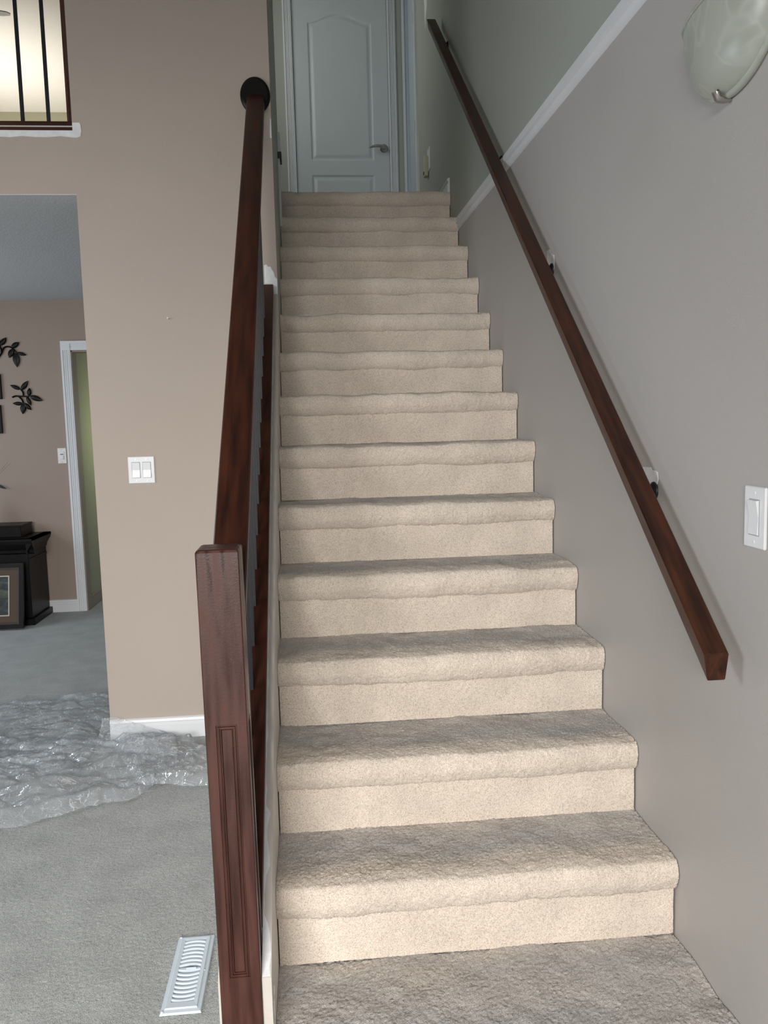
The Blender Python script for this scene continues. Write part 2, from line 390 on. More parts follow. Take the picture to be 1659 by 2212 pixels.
# bare joint-compound streak along the shoe and corner, a raised skim of filler
def strip(mb, x0f, x1f, ys, th=.0012):
    v = []; f = []
    for i, y in enumerate(ys):
        z = noseline(y)+KH+th
        v += [(x0f(y), y, z), (x1f(y), y, z)]
        if i: f.append((2*i-2, 2*i-1, 2*i+1, 2*i))
    n = len(v); v += [(x, y, z-th*.9) for x, y, z in v[:n]]
    for i in range(1, len(ys)):
        a = 2*i-2; b = 2*i
        f += [(a, b, b+n, a+n), (a+1, a+1+n, b+1+n, b+1)]
    f += [(0, n, n+1, 1), (2*len(ys)-2, 2*len(ys)-1, 2*len(ys)-1+n, 2*len(ys)-2+n)]
    mb.add(v, f)
s1 = MB(); ys = np.linspace(KE+.002, 1.62, 120)
wob = lambda y: .0012*math.sin(y*47)+.001*math.sin(y*113+1)+.0008*math.sin(y*241)
def edge(y):
    e = -.0125
    if y < .02: e = -.0045+.003*math.sin(y*55)
    if -.17 < y < -.10: e = -.012
    if y < -.185: e = .001
    if .55 < y < .9: e = -.0137
    return e+wob(y)
strip(s1, lambda y: -.0153, lambda y: max(-.0148, edge(y)), ys)
fz = s1.build('filler_streak', PUTTY); tag(fz, 'white filler streak along the low stair wall beside the dark shoe rail', 'filler')
fz['kind'] = 'structure'; fz.name = 'trim_2'
# small chips / bead remnants low on the inner face
ch = MB()
for y, z, l, hh in ((-.215, .085, .010, .022), (-.225, .03, .006, .05), (-.245, .015, .012, .028), (-.25, -.02, .006, .05)):
    ch.box(.004, .0058, y, y+l, z, z+hh)
o = ch.build('trim_3', PUTTY); o['kind'] = 'structure'

# ================================================================== STAIRS
stair = thing('staircase', (W/2, -.25, FL), 'straight flight of stairs covered in worn cream carpet', 'stairs')
core = MB()
for k in range(1, NST+1):
    core.box(.01, W-.006, (k-1)*RUN+.012, (k*RUN+.03 if k < NST else 3.24), (k-1)*RISE-.03, k*RISE-.012)
core.box(.01, W-.006, -.30, .02, FL, -.012)
core.build('stair_core', KNEE, stair)
def tufts(P, N, amp):
    return P+N*(amp*(rng.random(P.shape[:2])-.5)*2)[..., None]
def profgrid(prof, x0, x1, step):
    pr = np.array(prof, float); seg = np.linalg.norm(np.diff(pr, axis=0), axis=1); s = np.r_[0, np.cumsum(seg)]
    n = max(4, int(s[-1]/step)); t = np.linspace(0, s[-1], n); y = np.interp(t, s, pr[:, 0]); z = np.interp(t, s, pr[:, 1])
    for _ in range(max(1, int(.004/step*2))):   # round the corners a little
        y[1:-1] = (y[:-2]+2*y[1:-1]+y[2:])/4; z[1:-1] = (z[:-2]+2*z[1:-1]+z[2:])/4
    xs = np.linspace(x0, x1, int((x1-x0)/step)+1)
    dy = np.gradient(y); dz = np.gradient(z); l = np.hypot(dy, dz)
    ny, nz = -dz/l, dy/l
    Yg = np.repeat(y[None], len(xs), 0); Zg = np.repeat(z[None], len(xs), 0); Xg = np.repeat(xs[:, None], n, 1)
    Ng = np.stack([np.zeros_like(Yg), np.repeat(ny[None], len(xs), 0), np.repeat(nz[None], len(xs), 0)], -1)
    return Xg, Yg, Zg, Ng, t/s[-1]
for k in range(0, NST+1):
    st = .0034 if k < 4 else (.0042 if k < 8 else .0055)
    yr = (k-1)*RUN; z = k*RISE
    dz_ = {13: .008, 12: .006, 11: 0, 10: -.008, 9: -.012, 8: -.004}.get(k, 0)
    z += dz_
    if k < NST: yb = k*RUN+.004
    else: yb = 3.24
    x0, x1 = .0045, W-.002
    if k == 0: nosep = [(-.62, z), (.006, z)]; x0 = .0045
    else:
        ov = .025
        nosep = [(yr-.004, z-.081), (yr-.009, z-.079), (yr-.016, z-.070), (yr-ov, z-.050), (yr-ov-.001, z-.030), (yr-ov+.005, z-.014), (yr-.014, z-.004), (yr+.012, z+.0005), (yb-.06, z-.001), (yb-.006, z), (yb, z+.002)]
    if k == NST: st2 = .0065
    else: st2 = st
    Xg, Yg, Zg, Ng, tt = profgrid(nosep, x0, x1, st2)
    # orientation: outward normal
    d = .0050*(vnoise(Xg*7+k*13, Yg*9+Zg*9+k*5, k+1)-.5)*2+.0024*(vnoise(Xg*26+k*3, Yg*26+Zg*26, k+40)-.5)*2
    d += .0012*(vnoise(Xg*190, Yg*190+Zg*190+k*11, k+80)-.5)*2
    P = np.stack([Xg, Yg, Zg], -1)+Ng*d[..., None]
    P = tufts(P, Ng, .0016 if k < 8 else .0013)
    # tread tops: walked-in soil and painted cool skylight, irregular front edge
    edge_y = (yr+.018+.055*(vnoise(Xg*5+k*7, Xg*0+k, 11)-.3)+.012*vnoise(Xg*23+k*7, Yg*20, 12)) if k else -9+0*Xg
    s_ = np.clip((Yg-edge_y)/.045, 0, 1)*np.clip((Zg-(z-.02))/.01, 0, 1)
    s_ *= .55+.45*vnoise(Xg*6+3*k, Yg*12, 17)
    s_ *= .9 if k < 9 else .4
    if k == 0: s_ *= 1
    fast_grid('tread_carpet', P, CARPET, stair, (W/2, yr, z), soil_sky=s_)
    if k >= 1:
        zb = z-RISE-dz_; 
        rp = [(yr-.004, zb+.001), (yr-.004, z-.045)]
        Xg, Yg, Zg, Ng, tt = profgrid(rp, x0+.002, x1-.002, st)
        Ng = -Ng if Ng[0, 0, 1] > 0 else Ng
        d = .0016*(vnoise(Xg*8+k*3, Zg*12+k*5, k+91)-.5)*2+.0006*(vnoise(Xg*120, Zg*120+k*11, k+180)-.5)*2
        P = np.stack([Xg, Yg, Zg], -1)+Ng*d[..., None]; P = tufts(P, Ng, .0006)
        fast_grid('riser_carpet', P, CARPET, stair, (W/2, yr, zb), soil_sky=np.zeros(Xg.shape))

# ================================================================== STAIR RAILING (newel, rail, balusters, shoe, rosette)
NY0, NY1 = -.270, -.187; NX0, NX1 = -.099, -.016; NT = 1.047
rail_t = thing('stair_railing', ((NX0+NX1)/2, (NY0+NY1)/2, FL), 'dark mahogany stair railing with square panelled newel and black metal balusters', 'railing')
# newel post: body with nested moulded panels on each face and chamfered top
def newel():
    mb = MB(); cx = (NX0+NX1)/2; cy = (NY0+NY1)/2; hw = (NX1-NX0)/2
    zb, zt = FL, NT-.006
    pz0, pz1, pw = .170, .700, .0205
    rings = [(0, 0), (.0012, -.0022), (.0030, -.0022), (.0042, 0.0004), (.0062, .0004), (.0072, -.0030), (.0090, -.0030), (.0102, -.0010), (.0108, -.0042)]
    for q in range(4):
        ang = q*math.pi/2
        R = lambda u, n, z: (cx+u*math.cos(ang)+n*math.sin(ang), cy+u*math.sin(ang)-n*math.cos(ang), z)
        c = .0022
        # outer frame around the panel
        o = [(-hw+c, zb), (hw-c, zb), (hw-c, zt), (-hw+c, zt)]
        prev = [(-pw, pz0), (pw, pz0), (pw, pz1), (-pw, pz1)]
        v = [R(u, hw, z) for u, z in o]+[R(u, hw, z) for u, z in prev]
        f = [(i, (i+1) % 4, 4+(i+1) % 4, 4+i) for i in range(4)]
        b0 = 4
        for ins, dep in rings[1:]:
            ring = [(-pw+ins, pz0+ins), (pw-ins, pz0+ins), (pw-ins, pz1-ins), (-pw+ins, pz1-ins)]
            v += [R(u, hw+dep, z) for u, z in ring]; b1 = b0+4
            f += [(b0+i, b0+(i+1) % 4, b1+(i+1) % 4, b1+i) for i in range(4)]; b0 = b1
        f.append((b0, b0+1, b0+2, b0+3))
        mb.add(v, f)
        # corner bevel
        mb.add([R(hw-c, hw, zb), R(hw, hw-c, zb), R(hw, hw-c, zt), R(hw-c, hw, zt)], [(0, 1, 2, 3)])
    # chamfered cap
    cc = .006
    def ringz(h, z, c): return [(cx-h+c, cy-h, z), (cx+h-c, cy-h, z), (cx+h, cy-h+c, z), (cx+h, cy+h-c, z), (cx+h-c, cy+h, z), (cx-h+c, cy+h, z), (cx-h, cy+h-c, z), (cx-h, cy-h+c, z)]
    v = ringz(hw, zt, .0022)+ringz(hw-.002, zt+.004, .003)+ringz(hw-cc, zt+.006, .004)
    f = [(i, (i+1) % 8, 8+(i+1) % 8, 8+i) for i in range(8)]+[(8+i, 8+(i+1) % 8, 16+(i+1) % 8, 16+i) for i in range(8)]+[tuple(range(16, 24))]
    mb.add(v, f)
    return mb
nb = newel(); nb.v = [(x-.0068*(z-.1), y, z) for x, y, z in nb.v]; nw = mesh('newel_post', nb.v, nb.f, WOOD_V, rail_t)
import bmesh
bm = bmesh.new(); bm.from_mesh(nw.data); bmesh.ops.remove_doubles(bm, verts=bm.verts, dist=1e-5); bmesh.ops.recalc_face_normals(bm, faces=bm.faces); bm.to_mesh(nw.data); bm.free()
RS = .868; RZ = 1.094; RX0, RX1 = -.095, -.021
rtop = lambda Y: RZ+RS*Y
hr = MB()
y0, y1 = NY1, YW-.018
prof = [(-.037, 0), (-.037, .0), (-.034, .006), (-.026, .010), (.026, .010), (.034, .006), (.037, 0), (.037, -.032), (.030, -.042), (-.030, -.042), (-.037, -.032)][1:]
v = []; n = len(prof)
for y in (y0, y1):
    for u, w_ in prof: v.append(((RX0+RX1)/2+u, y, rtop(y)-.010+w_))
hr.add(v, [tuple(range(n))[::-1], tuple(range(n, 2*n))]+[(i, (i+1) % n, n+(i+1) % n, n+i) for i in range(n)])
auto(hr.build('handrail', WOOD_S, rail_t), 25)
ro = MB().disc((-.060, YW, 2.693), (0, -1, 0), [(.073, 0), (.074, .004), (.071, .010), (.066, .013), (.060, .018)], 56)
ro.v = [(-.060+(x+.060)*.865, y, 2.693+(z-2.693)*1.04) for x, y, z in ro.v]
auto(ro.build('rosette', BLACKW, rail_t), 30)['label'] = 'black oval rosette'
sh = MB()
za = noseline(NY1)+KH; zb = noseline(YW)+KH
sh.prism([(NY1, za+.001), (YW-.001, zb+.001), (YW-.001, zb+.040), (NY1, za+.040)], 'x', -.100, -.0155)
sh.build('bottom_rail', WOOD_S, rail_t)
bw = .0127
for i in range(17):
    Y = .244+(i-3)*.1080+.0
    if Y < NY1+.03 or Y > YW-.03: continue
    zlo = noseline(Y)+KH+.036; zhi = rtop(Y)-.048
    b = MB().box(-.047-bw, -.047, Y-bw/2, Y+bw/2, zlo, zhi+.012)
    b.build('baluster', BLACKM, rail_t)

# ================================================================== WALL HANDRAIL
wr_t = thing('wall_handrail', (.89, -.35, .8), 'dark mahogany handrail on black brackets along the right wall', 'handrail')
HS = .8165; hz = lambda Y: .801+HS*(Y+.297)
prof = [(-.026, -.003), (-.023, 0), (.023, 0), (.026, -.003), (.0195, -.054), (.017, -.056), (-.016, -.056), (-.0185, -.054)]
v = []
for y in (-.297, 3.19):
    for u, w_ in prof: v.append((.922+u, y, hz(y)+w_))
n = len(prof)
auto(MB().add(v, [tuple(range(n))[::-1], tuple(range(n, 2*n))]+[(i, (i+1) % n, n+(i+1) % n, n+i) for i in range(n)]).build('rail', WOOD_R, wr_t), 30)
for Y in (.140, 1.0, 1.72, 2.97):
    z = hz(Y)-.056
    b = MB().tube([(.922, Y, z+.004), (.922, Y, z-.018), (.930, Y, z-.030), (.950, Y, z-.032), (W-.010, Y, z-.012)], .006, 8)
    b.disc((W, Y, z-.008), (-1, 0, 0), [(.023, 0), (.022, .005), (.013, .012)], 20)
    auto(b.build('bracket', BLACKM, wr_t))

# plaster patches above the brackets (thin skims of filler on the wall)
def blob(name, pts, m, label, cat, group=None, th=.0015, axis='x', base=W, sgn=-1):
    mb = MB(); n = len(pts)
    mk = (lambda p, t: (base+sgn*t, p[0], p[1])) if axis == 'x' else (lambda p, t: (p[0], base+sgn*t, p[1]))
    v = [mk(p, 0) for p in pts]; c = np.mean(pts, 0)
    v += [mk(p, th*.7) for p in pts]; v += [mk((c[0]+(p[0]-c[0])*.8, c[1]+(p[1]-c[1])*.8), th) for p in pts]
    f = [(i, (i+1) % n, n+(i+1) % n, n+i) for i in range(n)]+[(n+i, n+(i+1) % n, 2*n+(i+1) % n, 2*n+i) for i in range(n)]+[tuple(range(2*n, 3*n))]
    mb.add(v, f); o = mb.build(name, m); tag(o, label, cat, group); return o
Gp = 'filler patches on the walls'
def rag(cy, cz, hy, hz_, n=18, seed=0, j=.25):
    r = random.Random(seed); return [(cy+hy*math.copysign(abs(math.cos(t))**.6, math.cos(t))*(1-j*r.random()), cz+hz_*math.copysign(abs(math.sin(t))**.6, math.sin(t))*(1-j*r.random())) for t in [2*math.pi*i/n for i in range(n)]]
blob('filler_patch', [(.215, 1.150), (.187, 1.151), (.164, 1.151), (.155, 1.144), (.135, 1.1445), (.122, 1.141), (.118, 1.124), (.127, 1.107), (.152, 1.100), (.215, 1.09)], PUTTY, 'ragged white filler patch above the lowest handrail bracket', 'filler', Gp)
blob('filler_patch', [(1.060, 1.873), (1.026, 1.871), (1.015, 1.856), (.998, 1.848), (.977, 1.842), (.974, 1.82), (.978, 1.790), (1.06, 1.79)], PUTTY, 'tall narrow white filler patch above the second handrail bracket', 'filler', Gp)
blob('filler_patch', [(3.07, 3.56), (3.0, 3.50), (2.925, 3.455), (2.915, 3.42), (2.95, 3.39), (3.07, 3.40)], BEIGEP, 'beige unpainted patch behind the topmost handrail bracket', 'filler', Gp)
blob('filler_patch', [(3.80, 3.86), (3.83, 3.95), (3.84, 4.08), (3.82, 4.25), (3.72, 4.3), (3.72, 3.98), (3.78, 3.93)], PUTTY, 'ragged white patch high on the upper hall wall above the thermostat', 'filler', Gp)
blob('filler_patch', [(-.052, 1.905), (-.052, 1.985), (-.042, 1.988), (-.034, 1.978), (-.024, 1.979), (-.018, 1.965), (-.010, 1.955), (-.006, 1.935), (.0035, 1.925), (.0035, 1.838), (-.013, 1.838), (-.0148, 1.905)],
     PUTTY, 'white filler patch where the dark shoe rail meets the wall', 'filler', Gp, axis='y', base=YW, th=.0018)
blob('filler_patch', [(2.62, 2.49), (2.66, 2.5), (2.69, 2.60), (2.67, 2.65), (2.64, 2.62)], PUTTY, 'tiny white chip on the corner of the stair wall left of the upper door', 'filler', Gp, base=.004, sgn=1) if False else None
blob('filler_patch', [(-.004, 2.52), (.0035, 2.52), (.0035, 2.60), (.0, 2.60), (-.003, 2.56)], PUTTY, 'small white chip on the wall corner below the black rosette', 'filler', Gp, axis='y', base=YW, th=.0018)
# loft sill filler: strip under the balcony rail turning up at the end
lp = [(XL+.05, 2.524)]+[(-1.35+i*.052, 2.520+.003*math.sin(i*2.3)) for i in range(11)]+[(-.815, 2.517), (-.80, 2.522), (-.795, 2.545), (-.797, 2.567), (-.80, 2.578), (-.831, 2.578), (-.831, 2.546), (XL+.05, 2.546)]
mb = MB(); n = len(lp)
v = [(p[0], YW, p[1]) for p in lp]+[(p[0], YW-.002, p[1]) for p in lp]
mb.add(v, [tuple(range(n, 2*n))]+[(i, (i+1) % n, n+(i+1) % n, n+i) for i in range(n)])
tag(mb.build('filler_patch', PUTTY), 'long white filler strip under the upper balcony railing', 'filler', Gp)

# ================================================================== BALCONY RAILING
bt = thing('balcony_railing', (-1.2, 1.90, LT), 'brown wood and black metal balcony railing in the upper left opening', 'railing')
MB().box(XL, EX-.001, YW, YW+.03, LT+.001, LT+.015).build('sill_board', WOOD_H, bt)
MB().box(XL, EX, YW+.004, YW+.05, LT+.015, LT+.022).build('cream_filler', KNEE, bt)
MB().box(XL, EX-.002, YW+.01, YW+.05, LT+.0225, LT+.042).build('bottom_rail', WOOD_H, bt)
MB().box(EX-.020, EX-.0005, YW+.005, YW+.055, LT+.042, 3.56).build('wall_post', WOOD_V, bt)
MB().box(XL, EX, YW+.0, YW+.065, 3.52, 3.57).build('top_rail', WOOD_H, bt)
for i in range(20):
    x = -.936-.1065*i
    MB().box(x-.0065, x+.0065, YW+.028, YW+.041, LT+.040, 3.53).build('baluster', BLACKM, bt)

# dark wooden piece seen through the balusters at the far left
lw = MB(); v = [(-1.60, 2.3, 2.93), (-1.14, 2.3, 2.60), (-1.14, 2.3, 2.5451), (-1.60, 2.3, 2.5451)]
lw.prism([(a_, c_) for a_, _, c_ in v], 'y', 2.28, 2.33)
tag(lw.build('sloped_board', BLACKW), 'black sloping wooden board behind the balcony railing at the photo edge', 'board')
# loft ceiling fan (one blade reaches into view)
FX, FY = -2.86, 5.62
fan = thing('ceiling_fan', (FX, FY, TOP), 'grey bladed ceiling fan hanging in the loft behind the balcony', 'fan')
auto(MB().disc((FX, FY, TOP), (0, 0, -1), [(.07, 0), (.06, .04), (.012, .05), (.012, .18), (.09, .19), (.11, .22), (.10, .28), (.03, .30)], 32).build('motor', FANB, fan), 30)
for q in range(5):
    an = math.radians(4+72*q)
    n = 14; pts = [(.12, -.03), (.16, -.055), (.35, -.07), (.52, -.072), (.58, -.05), (.60, 0), (.58, .05), (.52, .072), (.35, .07), (.16, .055), (.12, .03)]
    mb = MB(); n = len(pts); T = lambda u, w_, z: (FX+u*math.cos(an)-1.35*w_*math.sin(an), FY+u*math.sin(an)+1.35*w_*math.cos(an), z+w_*.35)
    v = [T(u, w_, TOP-.255) for u, w_ in pts]+[T(u, w_, TOP-.247) for u, w_ in pts]
    mb.add(v, [tuple(range(n))[::-1], tuple(range(n, 2*n))]+[(i, (i+1) % n, n+(i+1) % n, n+i) for i in range(n)])
    mb.build('blade', FANB, fan)

# ================================================================== SWITCHES
def rocker(mbp, cx, cz, w_, h_, y):   # on wall facing -y
    pass
def switch_y(name, x0, x1, z0, z1, y, rockers, label, group, platem=PLAST, style='rocker'):
    t = thing(name, ((x0+x1)/2, y, (z0+z1)/2), label, 'switch', group)
    mb = MB().box(x0, x1, y-.006, y, z0, z1, b=.002); mb.build('plate', platem, t)
    cz = (z0+z1)/2
    for cx in rockers:
        r = MB().prism([(y-.006, cz-.034), (y-.0115, cz-.033), (y-.0075, cz), (y-.0095, cz+.033), (y-.006, cz+.034)], 'x', cx-.0165, cx+.0165)
        if style == 'dimmer':
            r = MB().box(cx-.0175, cx+.0175, y-.009, y-.006, cz-.034, cz+.034, b=.001).box(cx-.013, cx+.013, y-.015, y-.009, cz-.026, cz+.002, b=.002)
            r.build('rocker', PLAST, t)
            MB().box(cx-.011, cx+.011, y-.011, y-.009, cz+.008, cz+.014).build('slider', DARKP, t)
        else:
            r.build('rocker', PLAST, t)
            MB().box(cx-.0185, cx+.0185, y-.0064, y-.006, cz-.0355, cz+.0355).build('surround', mat_gap, t)
        for s in (-1, 1):
            MB().disc((cx, y-.006, cz+s*.048), (0, -1, 0), [(.003, 0), (.0028, .0012)], 10).build('screw', NICKEL, t)
    return t
mat_gap = mat('shadow_gap_grey', (.35, .36, .38), .6)
Gs = 'wall switches'
switch_y('light_switch', -.684, -.570, 1.045, 1.163, YW, (-.650, -.603), 'white double rocker switch on the greige wall left of the newel post', Gs)
switch_y('light_switch', -1.829, -1.764, 1.040, 1.160, YF, (-1.7965,), 'small silver plated dimmer switch beside the white far doorway', Gs, PLATE2, 'dimmer')
# single rocker on the right wall (faces -x)
t = thing('light_switch', (W, -.333, 1.079), 'white single rocker switch on the right wall at the photo edge', 'switch', Gs)
MB().box(W-.0065, W, -.370, -.296, 1.019, 1.139, b=.002).build('plate', PLAST, t)
MB().box(W-.0070, W-.0064, -.3515, -.3145, 1.0435, 1.1145).build('surround', mat_gap, t)
r = MB(); X0 = W-.0066
r.prism([(X0, 1.045), (X0-.0035, 1.046), (X0-.0015, 1.079), (X0-.007, 1.112), (X0, 1.113)], 'y', -.3495, -.3165); r.build('rocker', PLAST, t)
for s in (-1, 1): MB().disc((W-.0065, -.333, 1.079+s*.048), (-1, 0, 0), [(.0032, 0), (.003, .0012)], 12).build('screw', PLAST, t)
# hall: thermostat / plate on right hall wall
t = thing('thermostat', (W, 3.78, 3.05), 'beige boxy wall control on the upper hall wall beside the side door', 'thermostat')
MB().box(W-.005, W, 3.70, 3.80, 2.955, 3.10, b=.002).build('plate', PLAST, t)
MB().box(W-.030, W-.005, 3.77, 3.83, 2.93, 3.06, b=.003).build('body', BEIGEP, t)
MB().box(W-.034, W-.030, 3.785, 3.815, 2.945, 2.96).build('slider', DARKP, t)
t = thing('wall_plate', (.004, 2.74, 2.80), 'white cover plate with dark shadowed base on the stair wall left of the door', 'plate')
MB().box(.004, .020, 2.70, 2.80, 2.735, 2.835, b=.002).build('plate', PLAST, t)
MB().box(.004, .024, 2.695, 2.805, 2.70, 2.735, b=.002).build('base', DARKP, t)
# tiny nail in the front wall
tag(auto(MB().disc((-.477, YW, 1.758), (0, -1, .4), [(.0022, 0), (.0022, .010), (.004, .011), (.004, .0125)], 10).build('nail', PUTTY)), 'tiny pale nail in the greige wall above the double switch', 'nail')

# ================================================================== SCONCE
sc = thing('wall_sconce', (W, -.21, 2.0), 'alabaster glass half-bowl wall sconce with nickel clips on the right wall', 'lamp')
gm = bpy.data.materials.new('alabaster_glass'); gm.use_nodes = True; nt = gm.node_tree; b = nt.nodes['Principled BSDF']
b.inputs['Roughness'].default_value = .28; b.inputs['Subsurface Weight'].default_value = .25; b.inputs['Subsurface Scale'].default_value = .02
tc = nt.nodes.new('ShaderNodeTexCoord'); nn = nt.nodes.new('ShaderNodeTexNoise'); nn.inputs['Scale'].default_value = 5; nn.inputs['Detail'].default_value = 2; nn.inputs['Distortion'].default_value = 1.2
nt.links.new(tc.outputs['Object'], nn.inputs['Vector']); cr = nt.nodes.new('ShaderNodeValToRGB')
e = cr.color_ramp.elements; e[0].position = .40; e[0].color = (.40, .43, .38, 1); e[1].position = .60; e[1].color = (.44, .47, .42, 1)
for pz, c_ in ((.47, (.42, .45, .40, 1)), (.50, (.49, .52, .47, 1)), (.53, (.43, .46, .41, 1))):
    q = e.new(pz); q.color = c_
nt.links.new(nn.outputs['Fac'], cr.inputs[0]); nt.links.new(cr.outputs[0], b.inputs['Base Color'])
SYC, SAY, SAX, SAZ, SZT = -.222, .185, .062, .175, 2.085
nu, nv = 48, 22; P = np.zeros((nu+1, nv+1, 3)); Pi = P.copy()
for i in range(nu+1):
    th = math.pi*i/nu           # around (y)
    for j in range(nv+1):
        ph = (math.pi/2)*j/nv   # 0 rim .. bottom
        for Q, sh_ in ((P, 0), (Pi, .005)):
            rr = math.cos(ph)**.85 if j < nv else 0
            Q[i, j] = (W-.004-(SAX-sh_)*rr*math.sin(th)-.0, SYC+(SAY-sh_)*rr*math.cos(th), SZT-(SAZ-sh_)*math.sin(ph))
o1 = fast_grid('glass_bowl', P, gm, sc, (W, SYC, SZT)); 
fast_grid('bowl_lining', Pi, gm, sc, (W, SYC, SZT))
rim = MB().tube([tuple(P[i, 0]) for i in range(nu+1)], .004, 8); auto(rim.build('rim', gm, sc), 60)
# rolled lip where the glass meets the wall
lip = [(W-.007, SYC+SAY*math.cos(t_), SZT-SAZ*math.sin(t_)) for t_ in np.linspace(0, math.pi, 40)]
auto(MB().tube(lip, .0085, 10).build('lip', gm, sc), 60)
MB().box(W-.012, W, SYC-.10, SYC+.10, SZT-.10, SZT+.02).build('back_plate', WHITE, sc)
for yy, zz, dy in ((SYC+.02, SZT-SAZ-.003, 0),):
    auto(MB().tube([(W, yy, zz-.004), (W-.016, yy, zz-.006), (W-.028, yy, zz-.002), (W-.032, yy, zz+.008), (W-.026, yy, zz+.014)], [.005, .0065, .008, .0085, .006], 10).build('clip', NICKEL, sc), 60)

# ================================================================== FLOOR VENT
VX0, VX1, VY0, VY1, VZ = -.290, -.190, .034, .334, FL+.001
vt = thing('floor_vent', ((VX0+VX1)/2, (VY0+VY1)/2, VZ), 'pale blue-grey floor register with curved louvres beside the newel post', 'vent')
mb = MB(); z1 = VZ+.007
ix0, ix1, iy0, iy1 = VX0+.022, VX1-.022, VY0+.035, VY1-.022
def frame(mb, o, i, z0, z1_):
    (a, b_, c, d), (e_, f_, g_, h_) = o, i
    v = [(a, c, z0), (b_, c, z0), (b_, d, z0), (a, d, z0), (e_, g_, z1_), (f_, g_, z1_), (f_, h_, z1_), (e_, h_, z1_)]
    mb.add(v, [(k, (k+1) % 4, 4+(k+1) % 4, 4+k) for k in range(4)])
frame(mb, (VX0, VX1, VY0, VY1), (VX0+.002, VX1-.002, VY0+.002, VY1-.002), VZ, z1-.002)
frame(mb, (VX0+.002, VX1-.002, VY0+.002, VY1-.002), (VX0+.010, VX1-.010, VY0+.012, VY1-.010), z1-.002, z1-.001)
frame(mb, (VX0+.010, VX1-.010, VY0+.012, VY1-.010), (VX0+.0125, VX1-.0125, VY0+.0145, VY1-.0125), z1-.001, z1+.002)
frame(mb, (VX0+.0125, VX1-.0125, VY0+.0145, VY1-.0125), (ix0, ix1, iy0, iy1), z1+.002, z1+.001)
frame(mb, (ix0, ix1, iy0, iy1), (ix0, ix1, iy0, iy1), z1+.001, VZ+.0005)
mesh('frame', mb.v, mb.f, VENTP, vt)
MB().box(ix0, ix1, iy0, iy1, VZ, VZ+.001).build('damper', DARKP, vt)
ns = 15; pitch_ = (iy1-iy0)/(ns+.4)
for i in range(ns):
    yc = iy1-pitch_*(i+.7); bow = (.006 if i < 7 else -.006)*(1 if i != 7 else 0)
    hw_ = pitch_*(.36 if i != 7 else .62); m_ = 10; v = []; f = []
    for k in range(m_+1):
        s = -1+2*k/m_; x = ix0+(ix1-ix0)*k/m_; dy = bow*(1-s*s)
        wv = hw_ if i != 7 else hw_*(.55+.6*(1-s*s))
        v += [(x, yc+dy-wv, VZ+.004), (x, yc+dy-wv*.3, z1+.0015), (x, yc+dy+wv*.6, z1+.0015), (x, yc+dy+wv, VZ+.005)]
        if k:
            for c in range(3): f.append((4*(k-1)+c, 4*k+c, 4*k+c+1, 4*(k-1)+c+1))
    o = mesh('louvre', v, f, VENTP, vt)
mb = MB().box(ix0+.020, ix0+.046, iy1-pitch_*7.7-.003, iy1-pitch_*7.7+.003, z1+.0015, z1+.0045, b=.001); mb.build('lever', VENTP, vt)
for (x, y) in ((VX0+.006, VY0+.006), (VX0+.008, VY1-.006), (VX1-.011, (VY0+VY1)/2)):
    auto(MB().disc((x, y, z1-.002), (0, 0, 1), [(.0035, 0), (.003, .002), (.0015, .003)], 12).build('screw', VENTP, vt), 60)

# ================================================================== PLASTIC SHEET
pm = bpy.data.materials.new('clear_polythene'); pm.use_nodes = True; nt = pm.node_tree
for n_ in list(nt.nodes): nt.nodes.remove(n_)
N = nt.nodes.new; L = nt.links.new
out = N('ShaderNodeOutputMaterial'); tr = N('ShaderNodeBsdfTransparent'); gl = N('ShaderNodeBsdfGlossy'); df = N('ShaderNodeBsdfDiffuse')
tr.inputs[0].default_value = (.985, .99, 1, 1); gl.inputs['Roughness'].default_value = .08; gl.inputs[0].default_value = (.95, .98, 1, 1)
df.inputs[0].default_value = (.86, .93, 1, 1)
m1 = N('ShaderNodeMixShader'); m2_ = N('ShaderNodeMixShader')
tc = N('ShaderNodeTexCoord')
def crease_glint(scale, dist, width, stretch, seed):
    """thin broken fold lines: crease whitening plus painted glints"""
    mp_ = N('ShaderNodeMapping'); mp_.inputs['Scale'].default_value = stretch; mp_.inputs['Rotation'].default_value = (0, 0, seed); L(tc.outputs['Object'], mp_.inputs[0])
    n_ = N('ShaderNodeTexNoise'); n_.inputs['Scale'].default_value = scale; n_.inputs['Detail'].default_value = 2.5; n_.inputs['Distortion'].default_value = dist; L(mp_.outputs[0], n_.inputs['Vector'])
    s1_ = N('ShaderNodeMath'); s1_.operation = 'SUBTRACT'; s1_.inputs[1].default_value = .5; L(n_.outputs['Fac'], s1_.inputs[0])
    s2_ = N('ShaderNodeMath'); s2_.operation = 'ABSOLUTE'; L(s1_.outputs[0], s2_.inputs[0])
    mr_ = N('ShaderNodeMapRange'); mr_.inputs['From Min'].default_value = 0; mr_.inputs['From Max'].default_value = width; mr_.inputs['To Min'].default_value = 1; mr_.inputs['To Max'].default_value = 0; L(s2_.outputs[0], mr_.inputs[0])
    n2_ = N('ShaderNodeTexNoise'); n2_.inputs['Scale'].default_value = scale*1.7; L(tc.outputs['Object'], n2_.inputs['Vector'])
    m_ = N('ShaderNodeMapRange'); m_.inputs['From Min'].default_value = .46; m_.inputs['From Max'].default_value = .56; L(n2_.outputs['Fac'], m_.inputs[0])
    mu = N('ShaderNodeMath'); mu.operation = 'MULTIPLY'; L(mr_.outputs[0], mu.inputs[0]); L(m_.outputs[0], mu.inputs[1]); return mu
ca = crease_glint(9, 1.5, .016, (1, 2.2, 1), .5); cb_ = crease_glint(22, 1.0, .022, (2.0, 1, 1), -.4)  # whitened folds that also paint glints onto the film
